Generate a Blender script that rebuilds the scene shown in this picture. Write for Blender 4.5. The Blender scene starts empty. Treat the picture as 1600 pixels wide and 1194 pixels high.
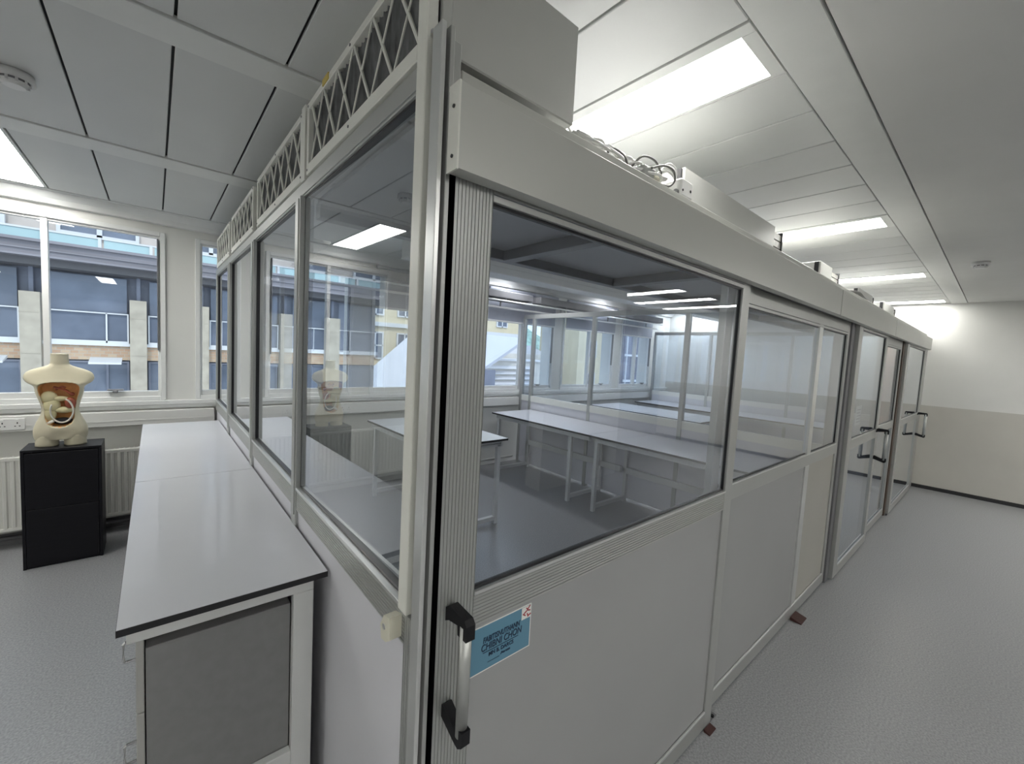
import bpy, bmesh, math, random
from mathutils import Vector, Matrix
random.seed(7)
SC = bpy.context.scene
COL = SC.collection

# ------------------------------------------------------------------ materials
def _mat(name):
    m = bpy.data.materials.new(name); m.use_nodes = True
    nt = m.node_tree; nt.nodes.clear()
    o = nt.nodes.new('ShaderNodeOutputMaterial')
    return m, nt, o

def mat(name, col, rough=.5, metal=0., var=0., vscale=8., bump=0., bscale=60., spec=.5, aniso=None, coat=0.):
    m, nt, o = _mat(name)
    p = nt.nodes.new('ShaderNodeBsdfPrincipled')
    p.inputs['Roughness'].default_value = rough
    p.inputs['Metallic'].default_value = metal
    p.inputs['Specular IOR Level'].default_value = spec
    p.inputs['Coat Weight'].default_value = coat
    nt.links.new(p.outputs[0], o.inputs[0])
    tc = nt.nodes.new('ShaderNodeTexCoord')
    mp = nt.nodes.new('ShaderNodeMapping'); nt.links.new(tc.outputs['Object'], mp.inputs[0])
    if aniso: mp.inputs['Scale'].default_value = aniso
    n = nt.nodes.new('ShaderNodeTexNoise'); n.inputs['Scale'].default_value = vscale
    n.inputs['Detail'].default_value = 5
    nt.links.new(mp.outputs[0], n.inputs['Vector'])
    r = nt.nodes.new('ShaderNodeValToRGB')
    a = [max(0, c * (1 - var)) for c in col]; b = [min(1, c * (1 + var)) for c in col]
    r.color_ramp.elements[0].color = (*a, 1); r.color_ramp.elements[1].color = (*b, 1)
    r.color_ramp.elements[0].position = .3; r.color_ramp.elements[1].position = .7
    nt.links.new(n.outputs[0], r.inputs[0]); nt.links.new(r.outputs[0], p.inputs['Base Color'])
    if bump:
        n2 = nt.nodes.new('ShaderNodeTexNoise'); n2.inputs['Scale'].default_value = bscale
        nt.links.new(mp.outputs[0], n2.inputs['Vector'])
        bp = nt.nodes.new('ShaderNodeBump'); bp.inputs['Strength'].default_value = bump
        bp.inputs['Distance'].default_value = .002
        nt.links.new(n2.outputs[0], bp.inputs['Height']); nt.links.new(bp.outputs[0], p.inputs['Normal'])
    return m

def glass_mat(name, tint=(.93, .95, .95), refl=1.8, rough=0.):
    m, nt, o = _mat(name)
    t = nt.nodes.new('ShaderNodeBsdfTransparent'); t.inputs[0].default_value = (*tint, 1)
    g = nt.nodes.new('ShaderNodeBsdfGlossy'); g.inputs['Roughness'].default_value = rough
    g.inputs['Color'].default_value = (.95, .97, 1, 1)
    f = nt.nodes.new('ShaderNodeFresnel'); f.inputs['IOR'].default_value = 1.5
    geo = nt.nodes.new('ShaderNodeNewGeometry')
    inv = nt.nodes.new('ShaderNodeMath'); inv.operation = 'SUBTRACT'; inv.inputs[0].default_value = 1
    nt.links.new(geo.outputs['Backfacing'], inv.inputs[1])
    mu = nt.nodes.new('ShaderNodeMath'); mu.operation = 'MULTIPLY'
    nt.links.new(f.outputs[0], mu.inputs[0]); nt.links.new(inv.outputs[0], mu.inputs[1])
    m2 = nt.nodes.new('ShaderNodeMath'); m2.operation = 'MULTIPLY'; m2.inputs[1].default_value = refl; m2.use_clamp = True
    nt.links.new(mu.outputs[0], m2.inputs[0])
    mx = nt.nodes.new('ShaderNodeMixShader')
    nt.links.new(m2.outputs[0], mx.inputs[0]); nt.links.new(t.outputs[0], mx.inputs[1]); nt.links.new(g.outputs[0], mx.inputs[2])
    nt.links.new(mx.outputs[0], o.inputs[0])
    return m

def emit_mat(name, col, s):
    m, nt, o = _mat(name)
    e = nt.nodes.new('ShaderNodeEmission'); e.inputs[0].default_value = (*col, 1); e.inputs[1].default_value = s
    nt.links.new(e.outputs[0], o.inputs[0]); return m

def brick_mat(name, c1, c2, mortar, scale):
    m, nt, o = _mat(name)
    p = nt.nodes.new('ShaderNodeBsdfPrincipled'); p.inputs['Roughness'].default_value = .85
    tc = nt.nodes.new('ShaderNodeTexCoord'); mp = nt.nodes.new('ShaderNodeMapping')
    mp.inputs['Rotation'].default_value = (math.pi / 2, 0, 0)
    b = nt.nodes.new('ShaderNodeTexBrick'); b.inputs['Scale'].default_value = scale
    b.inputs['Color1'].default_value = (*c1, 1); b.inputs['Color2'].default_value = (*c2, 1); b.inputs['Mortar'].default_value = (*mortar, 1)
    nt.links.new(tc.outputs['Object'], mp.inputs[0]); nt.links.new(mp.outputs[0], b.inputs['Vector'])
    nt.links.new(b.outputs[0], p.inputs['Base Color']); nt.links.new(p.outputs[0], o.inputs[0]); return m

def floor_mat():
    m, nt, o = _mat('speckled_vinyl')
    p = nt.nodes.new('ShaderNodeBsdfPrincipled')
    tc = nt.nodes.new('ShaderNodeTexCoord')
    n = nt.nodes.new('ShaderNodeTexNoise'); n.inputs['Scale'].default_value = 120; n.inputs['Detail'].default_value = 6
    nt.links.new(tc.outputs['Object'], n.inputs['Vector'])
    r = nt.nodes.new('ShaderNodeValToRGB')
    r.color_ramp.elements[0].color = (.235, .24, .25, 1); r.color_ramp.elements[0].position = .35
    r.color_ramp.elements[1].color = (.37, .375, .385, 1); r.color_ramp.elements[1].position = .68
    nt.links.new(n.outputs[0], r.inputs[0])
    n2 = nt.nodes.new('ShaderNodeTexNoise'); n2.inputs['Scale'].default_value = 1.3; n2.inputs['Detail'].default_value = 4
    nt.links.new(tc.outputs['Object'], n2.inputs['Vector'])
    r2 = nt.nodes.new('ShaderNodeValToRGB')
    r2.color_ramp.elements[0].color = (.88, .88, .88, 1); r2.color_ramp.elements[1].color = (1, 1, 1, 1)
    nt.links.new(n2.outputs[0], r2.inputs[0])
    mx = nt.nodes.new('ShaderNodeMix'); mx.data_type = 'RGBA'; mx.blend_type = 'MULTIPLY'; mx.inputs[0].default_value = 1
    nt.links.new(r.outputs[0], mx.inputs[6]); nt.links.new(r2.outputs[0], mx.inputs[7])
    nt.links.new(mx.outputs[2], p.inputs['Base Color'])
    rr = nt.nodes.new('ShaderNodeMapRange'); rr.inputs['To Min'].default_value = .285; rr.inputs['To Max'].default_value = .35; rr.clamp = True
    nt.links.new(n2.outputs[0], rr.inputs[0]); nt.links.new(rr.outputs[0], p.inputs['Roughness'])
    nt.links.new(p.outputs[0], o.inputs[0]); return m

M = dict(
    floor=floor_mat(),
    wall=mat('wall_paint', (.70, .70, .67), .6, var=.03, vscale=2, bump=.05),
    dado=mat('dado_panel_paint', (.52, .505, .46), .45, var=.04, vscale=2.5),
    ceil=mat('ceiling_plank_paint', (.64, .65, .64), .38, var=.02, vscale=3, bump=.03, bscale=300),
    band=mat('ceiling_band_paint', (.74, .75, .73), .35, var=.02),
    plaster=mat('ceiling_plaster', (.70, .70, .68), .6, var=.03, vscale=2),
    dark=mat('shadow_gap_black', (.02, .02, .022), .6),
    alu=mat('satin_anodised_aluminium', (.72, .73, .72), .32, metal=.75, var=.02, vscale=3),
    alu2=mat('matt_aluminium_extrusion', (.47, .48, .465), .40, metal=.6, var=.02, vscale=2),
    alud=mat('dark_grey_aluminium', (.20, .20, .21), .45, metal=.5, var=.05),
    white=mat('white_coated_frame', (.80, .80, .74), .35, var=.02),
    winframe=mat('window_frame_white', (.74, .75, .74), .35, var=.02),
    fascia=mat('fascia_grey_laminate', (.56, .565, .53), .33, metal=.25, var=.02, vscale=2, bump=.02),
    boxm=mat('housing_zinc_grey', (.55, .555, .53), .4, metal=.3, var=.03, vscale=2),
    panel=mat('panel_light_grey', (.33, .335, .335), .36, var=.02, vscale=3, bump=.02, bscale=200),
    panelr=mat('roof_panel_grey', (.42, .42, .43), .5, var=.02),
    panelw=mat('panel_off_white', (.66, .66, .70), .4, var=.015, vscale=3),
    panelb=mat('panel_beige', (.40, .39, .35), .35, var=.03, vscale=3),
    top=mat('white_laminate_top', (.68, .69, .73), .28, var=.015, vscale=5, coat=.35),
    edge=mat('black_laminate_edge', (.012, .012, .014), .35),
    steel=mat('painted_steel_frame', (.62, .63, .62), .35, var=.02),
    ped=mat('pedestal_grey_board', (.22, .22, .222), .5, var=.05, vscale=30),
    drawer=mat('drawer_front_grey', (.38, .38, .36), .4, var=.02),
    chrome=mat('chrome_wire', (.75, .75, .76), .18, metal=1),
    gapshade=mat('gap_shade_black', (.003, .003, .004), .8, spec=.05),  # black colour standing in for the shade in the gap beside the door
    black=mat('black_plastic', (.006, .006, .008), .5, spec=.3),
    blackwood=mat('black_stained_board', (.007, .007, .010), .42, var=.15, vscale=12, aniso=(1, 1, 8), spec=.22),
    radi=mat('radiator_enamel', (.70, .70, .66), .35, var=.02),
    trunk=mat('trunking_plastic', (.72, .72, .70), .35, var=.01),
    socket=mat('socket_plastic', (.76, .76, .75), .3),
    skin=mat('torso_cream_plastic', (.62, .57, .42), .42, var=.04, vscale=6, bump=.05, bscale=30),
    cavity=mat('torso_cavity_orange', (.85, .45, .17), .5, var=.2, vscale=14),
    organred=mat('organ_red_brown', (.30, .07, .035), .35, var=.3, vscale=30),
    organcream=mat('organ_cream', (.66, .60, .36), .4, var=.1, vscale=20),
    tubew=mat('white_tube', (.80, .77, .70), .3),
    pleat=mat('filter_media_charcoal', (.17, .175, .18), .8, var=.5, vscale=14, aniso=(1, 6, 1)),
    blind=mat('blind_fabric_blue_grey', (.34, .36, .42), .8, var=.04, vscale=20),
    duct=mat('duct_dark_grey', (.14, .14, .15), .6, var=.1),
    sign=mat('sign_blue_paper', (.11, .25, .35), .5, var=.04, vscale=5),
    ink=mat('sign_navy_ink', (.01, .03, .07), .5),
    red=mat('sign_red_ink', (.35, .03, .04), .5),
    paper=mat('paper_white', (.78, .78, .74), .6),
    yellow=mat('yellow_tape', (.55, .42, .08), .5),
    orangewood=mat('orange_brown_post', (.50, .22, .08), .45, var=.15, vscale=10),
    brownp=mat('dark_brown_post', (.07, .045, .03), .45),
    cable=mat('grey_cable', (.13, .13, .12), .5),
    cablew=mat('white_cable', (.80, .80, .78), .4),
    plugy=mat('aged_white_plastic', (.72, .70, .58), .4),
    redrub=mat('dark_red_rubber', (.045, .012, .010), .6),
    glass=glass_mat('window_glass', (.97, .98, .98), 1.0),
    glassA=glass_mat('screen_glass', (.92, .94, .95), 2.2),
    glassB=glass_mat('door_glass', (.92, .94, .98), 2.0),
    glassC=glass_mat('inner_screen_glass', (.88, .92, .96), 1.8),
    orangeg=glass_mat('orange_acrylic', (.85, .42, .22), 1.5),
    lamp=emit_mat('lamp_diffuser', (1, .985, .94), 22.0),
    stone=mat('outside_stone', (.37, .33, .27), .85, var=.16, vscale=3.5, bump=.3, bscale=12),
    brick=brick_mat('outside_brick', (.42, .27, .18), (.48, .36, .25), (.40, .36, .30), 3.5),
    odark=mat('outside_dark_glazing', (.12, .14, .185), .18, var=.35, vscale=.8),  # coarse tone noise painted in for reflections on the panes
    ospan=mat('outside_spandrel', (.16, .17, .215), .35, var=.28, vscale=.9),
    ofascia=mat('outside_lead_fascia', (.19, .18, .20), .6, var=.22, vscale=1.2, aniso=(.4, 1, 6)),
    ofascia2=mat('outside_band_brown', (.10, .095, .10), .6, var=.05),
    opink=mat('outside_pink_stone', (.52, .46, .42), .85, var=.12, vscale=2),
    oteal=mat('outside_turquoise_panel', (.36, .50, .52), .15, var=.1, vscale=.7),
    owhite=mat('outside_white_frame', (.60, .61, .63), .4),
    ocream=mat('outside_cream_render', (.62, .54, .38), .85, var=.06, vscale=.6),
    oroof=mat('outside_roof_white', (.50, .51, .56), .5, var=.04, vscale=.4),
    oslat=mat('outside_louvre_grey', (.62, .61, .62), .6, var=.05),
    otan=mat('outside_tan_slates', (.55, .52, .47), .7, var=.1, vscale=1.5),
    otree=mat('outside_foliage', (.30, .42, .34), .9, var=.4, vscale=.5),
    ostreet=mat('outside_street', (.35, .35, .36), .9, var=.1),
)

# ------------------------------------------------------------------ mesh builder
class MB:
    def __init__(s): s.bm = bmesh.new()
    def _xf(s, vs, rot, c):
        if rot is not None: bmesh.ops.rotate(s.bm, verts=vs, cent=Vector(c), matrix=rot)
    def box(s, x0, x1, y0, y1, z0, z1, bev=0., mi=0, rot=None):
        if x0 > x1: x0, x1 = x1, x0
        if y0 > y1: y0, y1 = y1, y0
        if z0 > z1: z0, z1 = z1, z0
        r = bmesh.ops.create_cube(s.bm, size=1.)
        vs = r['verts']
        c = ((x0 + x1) / 2, (y0 + y1) / 2, (z0 + z1) / 2)
        for v in vs:
            v.co = Vector((c[0] + v.co.x * (x1 - x0), c[1] + v.co.y * (y1 - y0), c[2] + v.co.z * (z1 - z0)))
        fs = list({f for v in vs for f in v.link_faces})
        for f in fs: f.material_index = mi
        if bev:
            es = list({e for v in vs for e in v.link_edges})
            b = bmesh.ops.bevel(s.bm, geom=es, offset=bev, segments=1, affect='EDGES', profile=.5)
            vs = list({v for f in b['faces'] for v in f.verts})
        if rot is not None: s._xf(vs, rot, c)
        return s
    def prism(s, pts, axis, a0, a1, mi=0):
        """polygon (u,v) extruded along axis; axis 'x': (u,v)=(y,z); 'y': (x,z); 'z': (x,y)"""
        def P(u, v, a):
            return {'x': (a, u, v), 'y': (u, a, v), 'z': (u, v, a)}[axis]
        n = len(pts)
        A = [s.bm.verts.new(P(u, v, a0)) for u, v in pts]; B = [s.bm.verts.new(P(u, v, a1)) for u, v in pts]
        fs = []
        for i in range(n):
            j = (i + 1) % n
            fs.append(s.bm.faces.new((A[i], A[j], B[j], B[i])))
        fs.append(s.bm.faces.new(A[::-1])); fs.append(s.bm.faces.new(B))
        for f in fs: f.material_index = mi
        return s
    def flute(s, axis, w0, w1, face, back, l0, l1, n, d=.0022):
        """fluted slab. axis = length axis; w = width coords; face/back = depth coords.
        axis 'z': width x, depth y ; axis 'x': width z, depth y ; axis 'y': width z, depth x ; axis 'Z': width y, depth x"""
        sg = 1 if back > face else -1
        pw = (w1 - w0) / n; pts = []
        for i in range(n):
            a = w0 + i * pw
            pts += [(a, face), (a + pw * .62, face), (a + pw * .70, face + sg * d), (a + pw * .92, face + sg * d)]
        pts += [(w1, face), (w1, back), (w0, back)]
        if axis == 'z': s.prism(pts, 'z', l0, l1)
        elif axis == 'x': s.prism([(b, a) for a, b in pts], 'x', l0, l1)
        elif axis == 'y': s.prism([(b, a) for a, b in pts], 'y', l0, l1)
        elif axis == 'Z': s.prism([(b, a) for a, b in pts], 'z', l0, l1)
        return s
    def cyl(s, p0, p1, r0, r1=None, seg=20, mi=0):
        r1 = r0 if r1 is None else r1
        p0, p1 = Vector(p0), Vector(p1); d = p1 - p0
        q = d.to_track_quat('Z', 'Y').to_matrix().to_4x4()
        m = Matrix.Translation((p0 + p1) / 2) @ q
        r = bmesh.ops.create_cone(s.bm, cap_ends=True, segments=seg, radius1=r0, radius2=r1, depth=d.length, matrix=m)
        for f in {f for v in r['verts'] for f in v.link_faces}: f.material_index = mi
        return s
    def tube(s, pts, r, seg=8, closed=False, smooth=6):
        P = [Vector(p) for p in pts]
        if smooth and len(P) > 2:
            Q = []
            n = len(P)
            rng = range(n) if closed else range(n - 1)
            for i in rng:
                a = P[(i - 1) % n] if (closed or i > 0) else P[0]
                b = P[i]; c = P[(i + 1) % n]
                d = P[(i + 2) % n] if (closed or i + 2 < n) else P[-1]
                for k in range(smooth):
                    t = k / smooth
                    Q.append(.5 * ((2 * b) + (c - a) * t + (2 * a - 5 * b + 4 * c - d) * t * t + (3 * b - a - 3 * c + d) * t ** 3))
            if not closed: Q.append(P[-1])
            P = Q
        n = len(P); rings = []
        up = Vector((0, 0, 1))
        for i in range(n):
            t = (P[(i + 1) % n] - P[i - 1]) if (closed or 0 < i < n - 1) else (P[1] - P[0] if i == 0 else P[-1] - P[-2])
            t.normalize()
            a = t.cross(up)
            if a.length < .05: a = t.cross(Vector((1, 0, 0)))
            a.normalize(); b = t.cross(a)
            rings.append([s.bm.verts.new(P[i] + r * (math.cos(k / seg * 2 * math.pi) * a + math.sin(k / seg * 2 * math.pi) * b)) for k in range(seg)])
        m = n if closed else n - 1
        for i in range(m):
            A, B = rings[i], rings[(i + 1) % n]
            for k in range(seg):
                s.bm.faces.new((A[k], A[(k + 1) % seg], B[(k + 1) % seg], B[k]))
        if not closed:
            s.bm.faces.new(rings[0]); s.bm.faces.new(rings[-1][::-1])
        return s
    def ball(s, c, r, sc=(1, 1, 1), sub=3):
        m = Matrix.Translation(c) @ Matrix.Diagonal((*sc, 1))
        bmesh.ops.create_icosphere(s.bm, subdivisions=sub, radius=r, matrix=m); return s
    def rect_frame(s, axis, a0, a1, z0, z1, d0, d1, w, wb=None, bev=0.):
        """rectangular frame in plane: axis 'x' -> spans x, depth y ; axis 'y' -> spans y, depth x"""
        wb = wb or w
        def B(u0, u1, q0, q1):
            if axis == 'x': s.box(u0, u1, d0, d1, q0, q1, bev)
            else: s.box(d0, d1, u0, u1, q0, q1, bev)
        B(a0, a0 + w, z0, z1); B(a1 - w, a1, z0, z1); B(a0 + w, a1 - w, z1 - w, z1); B(a0 + w, a1 - w, z0, z0 + wb)
        return s
    def build(s, name, mats, parent=None, smooth=False, loc=None, stuff=False):
        bmesh.ops.recalc_face_normals(s.bm, faces=s.bm.faces)
        off = Vector((0, 0, 0)); q = parent
        while q is not None: off += q.location; q = q.parent
        if parent is None:
            if loc is None:
                xs = [v.co for v in s.bm.verts]
                lo = [min(c[i] for c in xs) for i in range(3)]; hi = [max(c[i] for c in xs) for i in range(3)]
                loc = ((lo[0] + hi[0]) / 2, (lo[1] + hi[1]) / 2, lo[2])
            off = Vector(loc)
        bmesh.ops.translate(s.bm, verts=s.bm.verts, vec=-off)
        me = bpy.data.meshes.new(name); s.bm.to_mesh(me); s.bm.free()
        for m_ in (mats if isinstance(mats, (list, tuple)) else [mats]): me.materials.append(m_)
        if smooth:
            for p in me.polygons: p.use_smooth = True
        o = bpy.data.objects.new(name, me); COL.objects.link(o)
        if parent is None: o.location = off
        else: o.parent = parent
        if smooth == 'auto':
            pass
        return o

def tag(o, label, cat, group=None, kind=None):
    if label: o['label'] = label
    if cat: o['category'] = cat
    if group: o['group'] = group
    if kind: o['kind'] = kind
    return o
def thing(name, label, cat, loc, group=None, kind=None):
    o = bpy.data.objects.new(name, None); COL.objects.link(o); o.location = loc; o.empty_display_size = .1
    return tag(o, label, cat, group, kind)
def struct(o): o['kind'] = 'structure'; return o
def copy_tree(o, parent=None):
    c = o.copy(); COL.objects.link(c); c.parent = parent
    for ch in list(o.children): copy_tree(ch, c)
    return c

# ------------------------------------------------------------------ dimensions
YW = 4.75      # window wall inner face
XE = 8.45      # end wall
ZC = 2.65      # ceiling
YF = -3.4      # wall behind the camera
XL = -3.6

# ------------------------------------------------------------------ room shell
struct(MB().box(XL - .2, XE + .2, YF - .2, YW + .3, -.12, 0).build('floor', M['floor'], loc=(0, 0, 0)))

# ceiling planks
def build_ceiling():
    b = MB()
    P0, PW = .056, .318
    light_mod = [k for k in range(-11, 27) if (k - 4) % 7 == 0]
    rows = [(.57, 1.81, True), (1.97, 3.21, False), (3.40, 4.60, True)]
    gap = .0045
    for k in range(-11, 27):
        xa, xb = P0 + k * PW, P0 + (k + 1) * PW
        if xb < XL or xa > XE: continue
        xa, xb = max(xa, XL), min(xb, XE)
        for (y0, y1, li) in rows:
            if li and k in light_mod and not (k == 4 and y0 > 2) and not (k == -3 and y0 < 2): continue
            b.box(xa + gap, xb - gap, y0 + .004, y1 - .004, ZC, ZC + .014, .0025)
    b.box(XL, XE, YF, YW, ZC + .02, ZC + .12, mi=2)
    for y0, y1 in ((.41, .57), (1.81, 1.97), (3.21, 3.40)):
        b.box(XL, XE, y0 + .003, y1 - .003, ZC - .006, ZC + .014, .002, mi=1)
    b.box(XL, XE, 4.603, YW, ZC - .004, ZC + .014, .002, mi=1)
    b.box(XL, XE, YF, .407, ZC - .002, ZC + .018, mi=3)
    o = b.build('ceiling', [M['ceil'], M['band'], M['dark'], M['plaster']], loc=(0, 0, ZC))
    return struct(o), [P0 + k * PW for k in light_mod], PW
ceiling, LX, PW = build_ceiling()

# walls
b = MB()
WINS = [(-3.0, -1.54), (-1.33, .073), (.278, 1.68), (1.89, 3.29), (3.50, 4.90), (5.10, 6.50), (6.70, 7.75)]
WZ0, WZ1 = 1.066, 2.50
b.box(XL, XE, YW, YW + .28, 0, WZ0)
b.box(XL, XE, YW, YW + .28, WZ1, ZC + .1)
xs = [XL] + [v for w in WINS for v in w] + [XE]
for i in range(0, len(xs), 2):
    b.box(xs[i], xs[i + 1], YW, YW + .28, WZ0, WZ1)
struct(b.build('wall_back', M['wall'], loc=(0, YW, 0)))
b = MB(); b.box(XE, XE + .2, YF, YW, 1.20, ZC + .1, mi=0); b.box(XE - .004, XE + .2, YF, YW, .05, 1.20, mi=1); b.box(XE + .01, XE + .2, YF, YW, 0, .05, mi=2)
struct(b.build('wall_right', [M['wall'], M['dado'], M['dark']], loc=(XE, 0, 0)))
struct(MB().box(XE - .012, XE + .01, YF, YW, 0, .045).build('baseboard_right', M['dark']))
struct(MB().box(XL, XE, YF - .2, YF, 0, ZC + .1).build('wall_front', M['duct']))
struct(MB().box(3.5, 5.0, -2.25, -2.0, 0, ZC - .003).build('wall_front_pier', M['wall']))
struct(MB().box(XL - .2, XL, YF, YW, 0, ZC + .1).build('wall_left', M['wall']))
struct(MB().box(XL, .42, YW - .012, YW, 0, .09).build('baseboard_back', M['alud']))
# cornice and window head mouldings
b = MB()
b.prism([(YW, ZC - .005), (YW - .10, ZC - .005), (YW - .06, ZC - .05), (YW - .045, ZC - .085), (YW, ZC - .09)], 'x', XL, XE)
struct(b.build('trim_1', M['winframe']))
# sill
b = MB(); b.box(XL, XE, YW - .05, YW + .02, 1.028, 1.066, .004); b.box(XL, XE, YW - .03, YW, 1.0, 1.03)
struct(b.build('trim_2', M['winframe']))
# dado trunking
b = MB(); b.box(XL, .415, YW - .075, YW, .865, .985, .004); b.box(XL, .415, YW - .078, YW - .07, .905, .912)
b.box(.46, XE, YW - .075, YW, .865, .985, .004)
struct(b.build('trim_3', M['trunk']))

def make_window(i, x0, x1, blind):
    w = thing('window_%d' % i, None, None, ((x0 + x1) / 2, YW, WZ0)); struct(w)
    y0, y1 = YW - .018, YW + .06
    b = MB()
    b.rect_frame('x', x0, x1, WZ0, WZ1, y0, y1, .035, bev=.003)
    b.rect_frame('x', x0 + .03, x1 - .03, WZ0 + .03, WZ1 - .03, y0 + .025, y1 - .01, .022, .05, bev=.002)
    mx = (x0 + x1) / 2
    b.box(mx - .018, mx + .018, y0 + .012, y1, WZ0 + .03, WZ1 - .03, .002)
    f = b.build('window_frame', M['winframe'], w)
    b = MB()
    b.box(x0 + .04, mx - .015, YW + .03, YW + .036, WZ0 + .06, WZ1 - .04)
    b.box(mx + .015, x1 - .04, YW + .03, YW + .036, WZ0 + .06, WZ1 - .04)
    b.build('window_pane', M['glass'], w)
    b = MB()
    hx = x0 + (x1 - x0) * .77
    b.box(hx - .05, hx + .05, y0 - .012, y0 + .03, WZ0 + .088, WZ0 + .10, .003)
    b.box(hx - .015, hx + .015, y0 - .022, y0 + .03, WZ0 + .07, WZ0 + .09, .004)
    b.build('window_handle', M['alud'], w)
    b = MB(); b.box(x1 - .056, x1 - .047, y0 - .006, y0 + .03, 1.5, WZ1 - .06, .002); b.build('hinge_strip', M['alud'], w)
    return w
for i, (a, c) in enumerate(WINS): make_window(i + 1, a, c, False)

# blinds on the right-hand windows
for i, (a, c) in enumerate(WINS[3:]):
    t = thing('roller_blind', ['blue grey roller blind over window left of the inner glass bay', 'blue grey roller blind on window above the long inner bench',
              'blue grey roller blind on window in the middle bay', 'blue grey roller blind on farthest window near end wall'][i], 'blind', ((a + c) / 2, YW - .05, 2.3), 'roller blinds half lowered')
    MB().cyl((a + .02, YW - .055, 2.52), (c - .02, YW - .055, 2.52), .025).build('blind_roll', M['blind'], t)
    b = MB(); b.box(a + .03, c - .03, YW - .034, YW - .031, 2.09, 2.52); b.build('blind_fabric', M['blind'], t)
    MB().box(a + .03, c - .03, YW - .042, YW - .024, 2.065, 2.09, .004).build('bottom_bar', M['winframe'], t)

# ceiling lights
def ceiling_light(x, y0, y1, label, dz=0.):
    t = thing('ceiling_light', label, 'light', (x + PW / 2, (y0 + y1) / 2, ZC), 'recessed ceiling lights')
    b = MB(); z0 = ZC - .002 - dz; ZC_ = ZC - dz
    b.box(x + .004, x + .05, y0 + .004, y1 - .004, z0, ZC_ + .016, .001); b.box(x + PW - .02, x + PW - .004, y0 + .004, y1 - .004, z0, ZC_ + .016, .001)
    b.box(x + .05, x + PW - .02, y0 + .004, y0 + .045, z0, ZC_ + .016); b.box(x + .05, x + PW - .02, y1 - .03, y1 - .004, z0, ZC_ + .016)
    b.build('light_frame', M['band'], t)
    MB().box(x + .05, x + PW - .02, y0 + .045, y1 - .03, ZC_ + .004, ZC_ + .014).build('diffuser', M['lamp'], t)
    return t
names_near = ['recessed ceiling light left of the photo above the mannequin side', None]
for i, x in enumerate(LX):
    if x < XL or x + PW > XE: continue
    for r, (y0, y1) in enumerate(((.57, 1.81), (3.40, 4.60))):
        if x < -2: lab = 'recessed ceiling light far left, %s' % ('near the camera row' if r == 0 else 'beside the windows')
        elif x < 0: lab = 'bright recessed light panel in the left ceiling %s' % ('behind the camera line' if r == 0 else 'cut by the left edge above the window')
        else:
            k = round((x - 1.328) / 2.226)
            lab = ['largest bright ceiling panel over the cable bundle', 'second ceiling light along the corridor', 'third ceiling light along the corridor', 'farthest ceiling light by the end wall'][k] if r == 0 else \
                ['ceiling light over the inner small table', 'ceiling light over the inner partition, window row', 'ceiling light over middle bay, window row', 'ceiling light by end wall, window row'][k]
        if (r == 1 and 0 < x < 2) or (r == 0 and -1 < x < 0): continue
        ceiling_light(x, y0 if (r == 0 or x < 0) else 3.62, y1, lab)
for k, w in zip((-8, -3, 1, 5, 17, 20, 23), ('added unseen fill at the far left', 'added unseen fill over the camera', 'added unseen fill, first right of the camera', 'added unseen fill, second right of the camera', 'first of three mirrored in the nearest door glass', 'middle of three mirrored in the nearest door glass', 'last of three mirrored in the nearest door glass')):  # first four are added out of view to brighten the corridor fronts
    ceiling_light(.056 + .318 * k, -2.95, -1.50, 'surface ceiling light, %s' % w, .018)
# downstand beam in front of the inner light row
b = MB(); b.box(1.70, XE, 3.404, 3.61, 2.44, ZC - .004, .004); b.box(1.70, XE, 3.396, 3.404, 2.50, 2.505)
struct(b.build('trim_5', M['ceil']))
struct(MB().box(1.70, XE, 3.392, 3.62, 2.43, 2.44).build('trim_lit_edge', M['winframe']))  # white strip painted in for the beam's bright, lit lower edge

# ceiling conduits / ducts by the windows inside the enclosure
tag(MB().box(.90, 4.10, 4.42, 4.60, 2.36, 2.46, .01).build('ventilation_duct', M['duct']), 'dark grey flat duct above the windows inside the near bay', 'duct')
tag(MB().box(4.24, 7.6, 4.42, 4.60, 2.36, 2.46, .01).build('ventilation_duct', M['duct']), 'dark grey flat duct above the windows beyond the inner partition', 'duct')
for (y, z, r, lab) in ((4.44, 2.33, .012, 'upper white conduit pipe under the dark duct'), (4.55, 2.25, .014, 'lower white conduit pipe just above the window heads')):
    t = thing('conduit_pipe', lab, 'pipe', (4.4, y, z))
    b = MB(); b.cyl((.9, y, z), (7.6, y, z), r); b.build('pipe', M['winframe'], t, True)
    for xx in (1.2, 2.4, 3.6, 4.8, 6.0, 7.2):
        MB().box(xx, xx + .02, y - .006, y + .006, z, 2.36).build('hanger', M['alud'], t)
b = MB(); b.tube([(2.6, 4.50, 2.335), (3.1, 4.49, 2.338), (3.5, 4.51, 2.336), (4.0, 4.49, 2.338)], .022)
tag(b.build('cable_bundle', M['duct'], smooth=True), 'dark cable bundle strapped under the duct in the near bay', 'cable')

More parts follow.
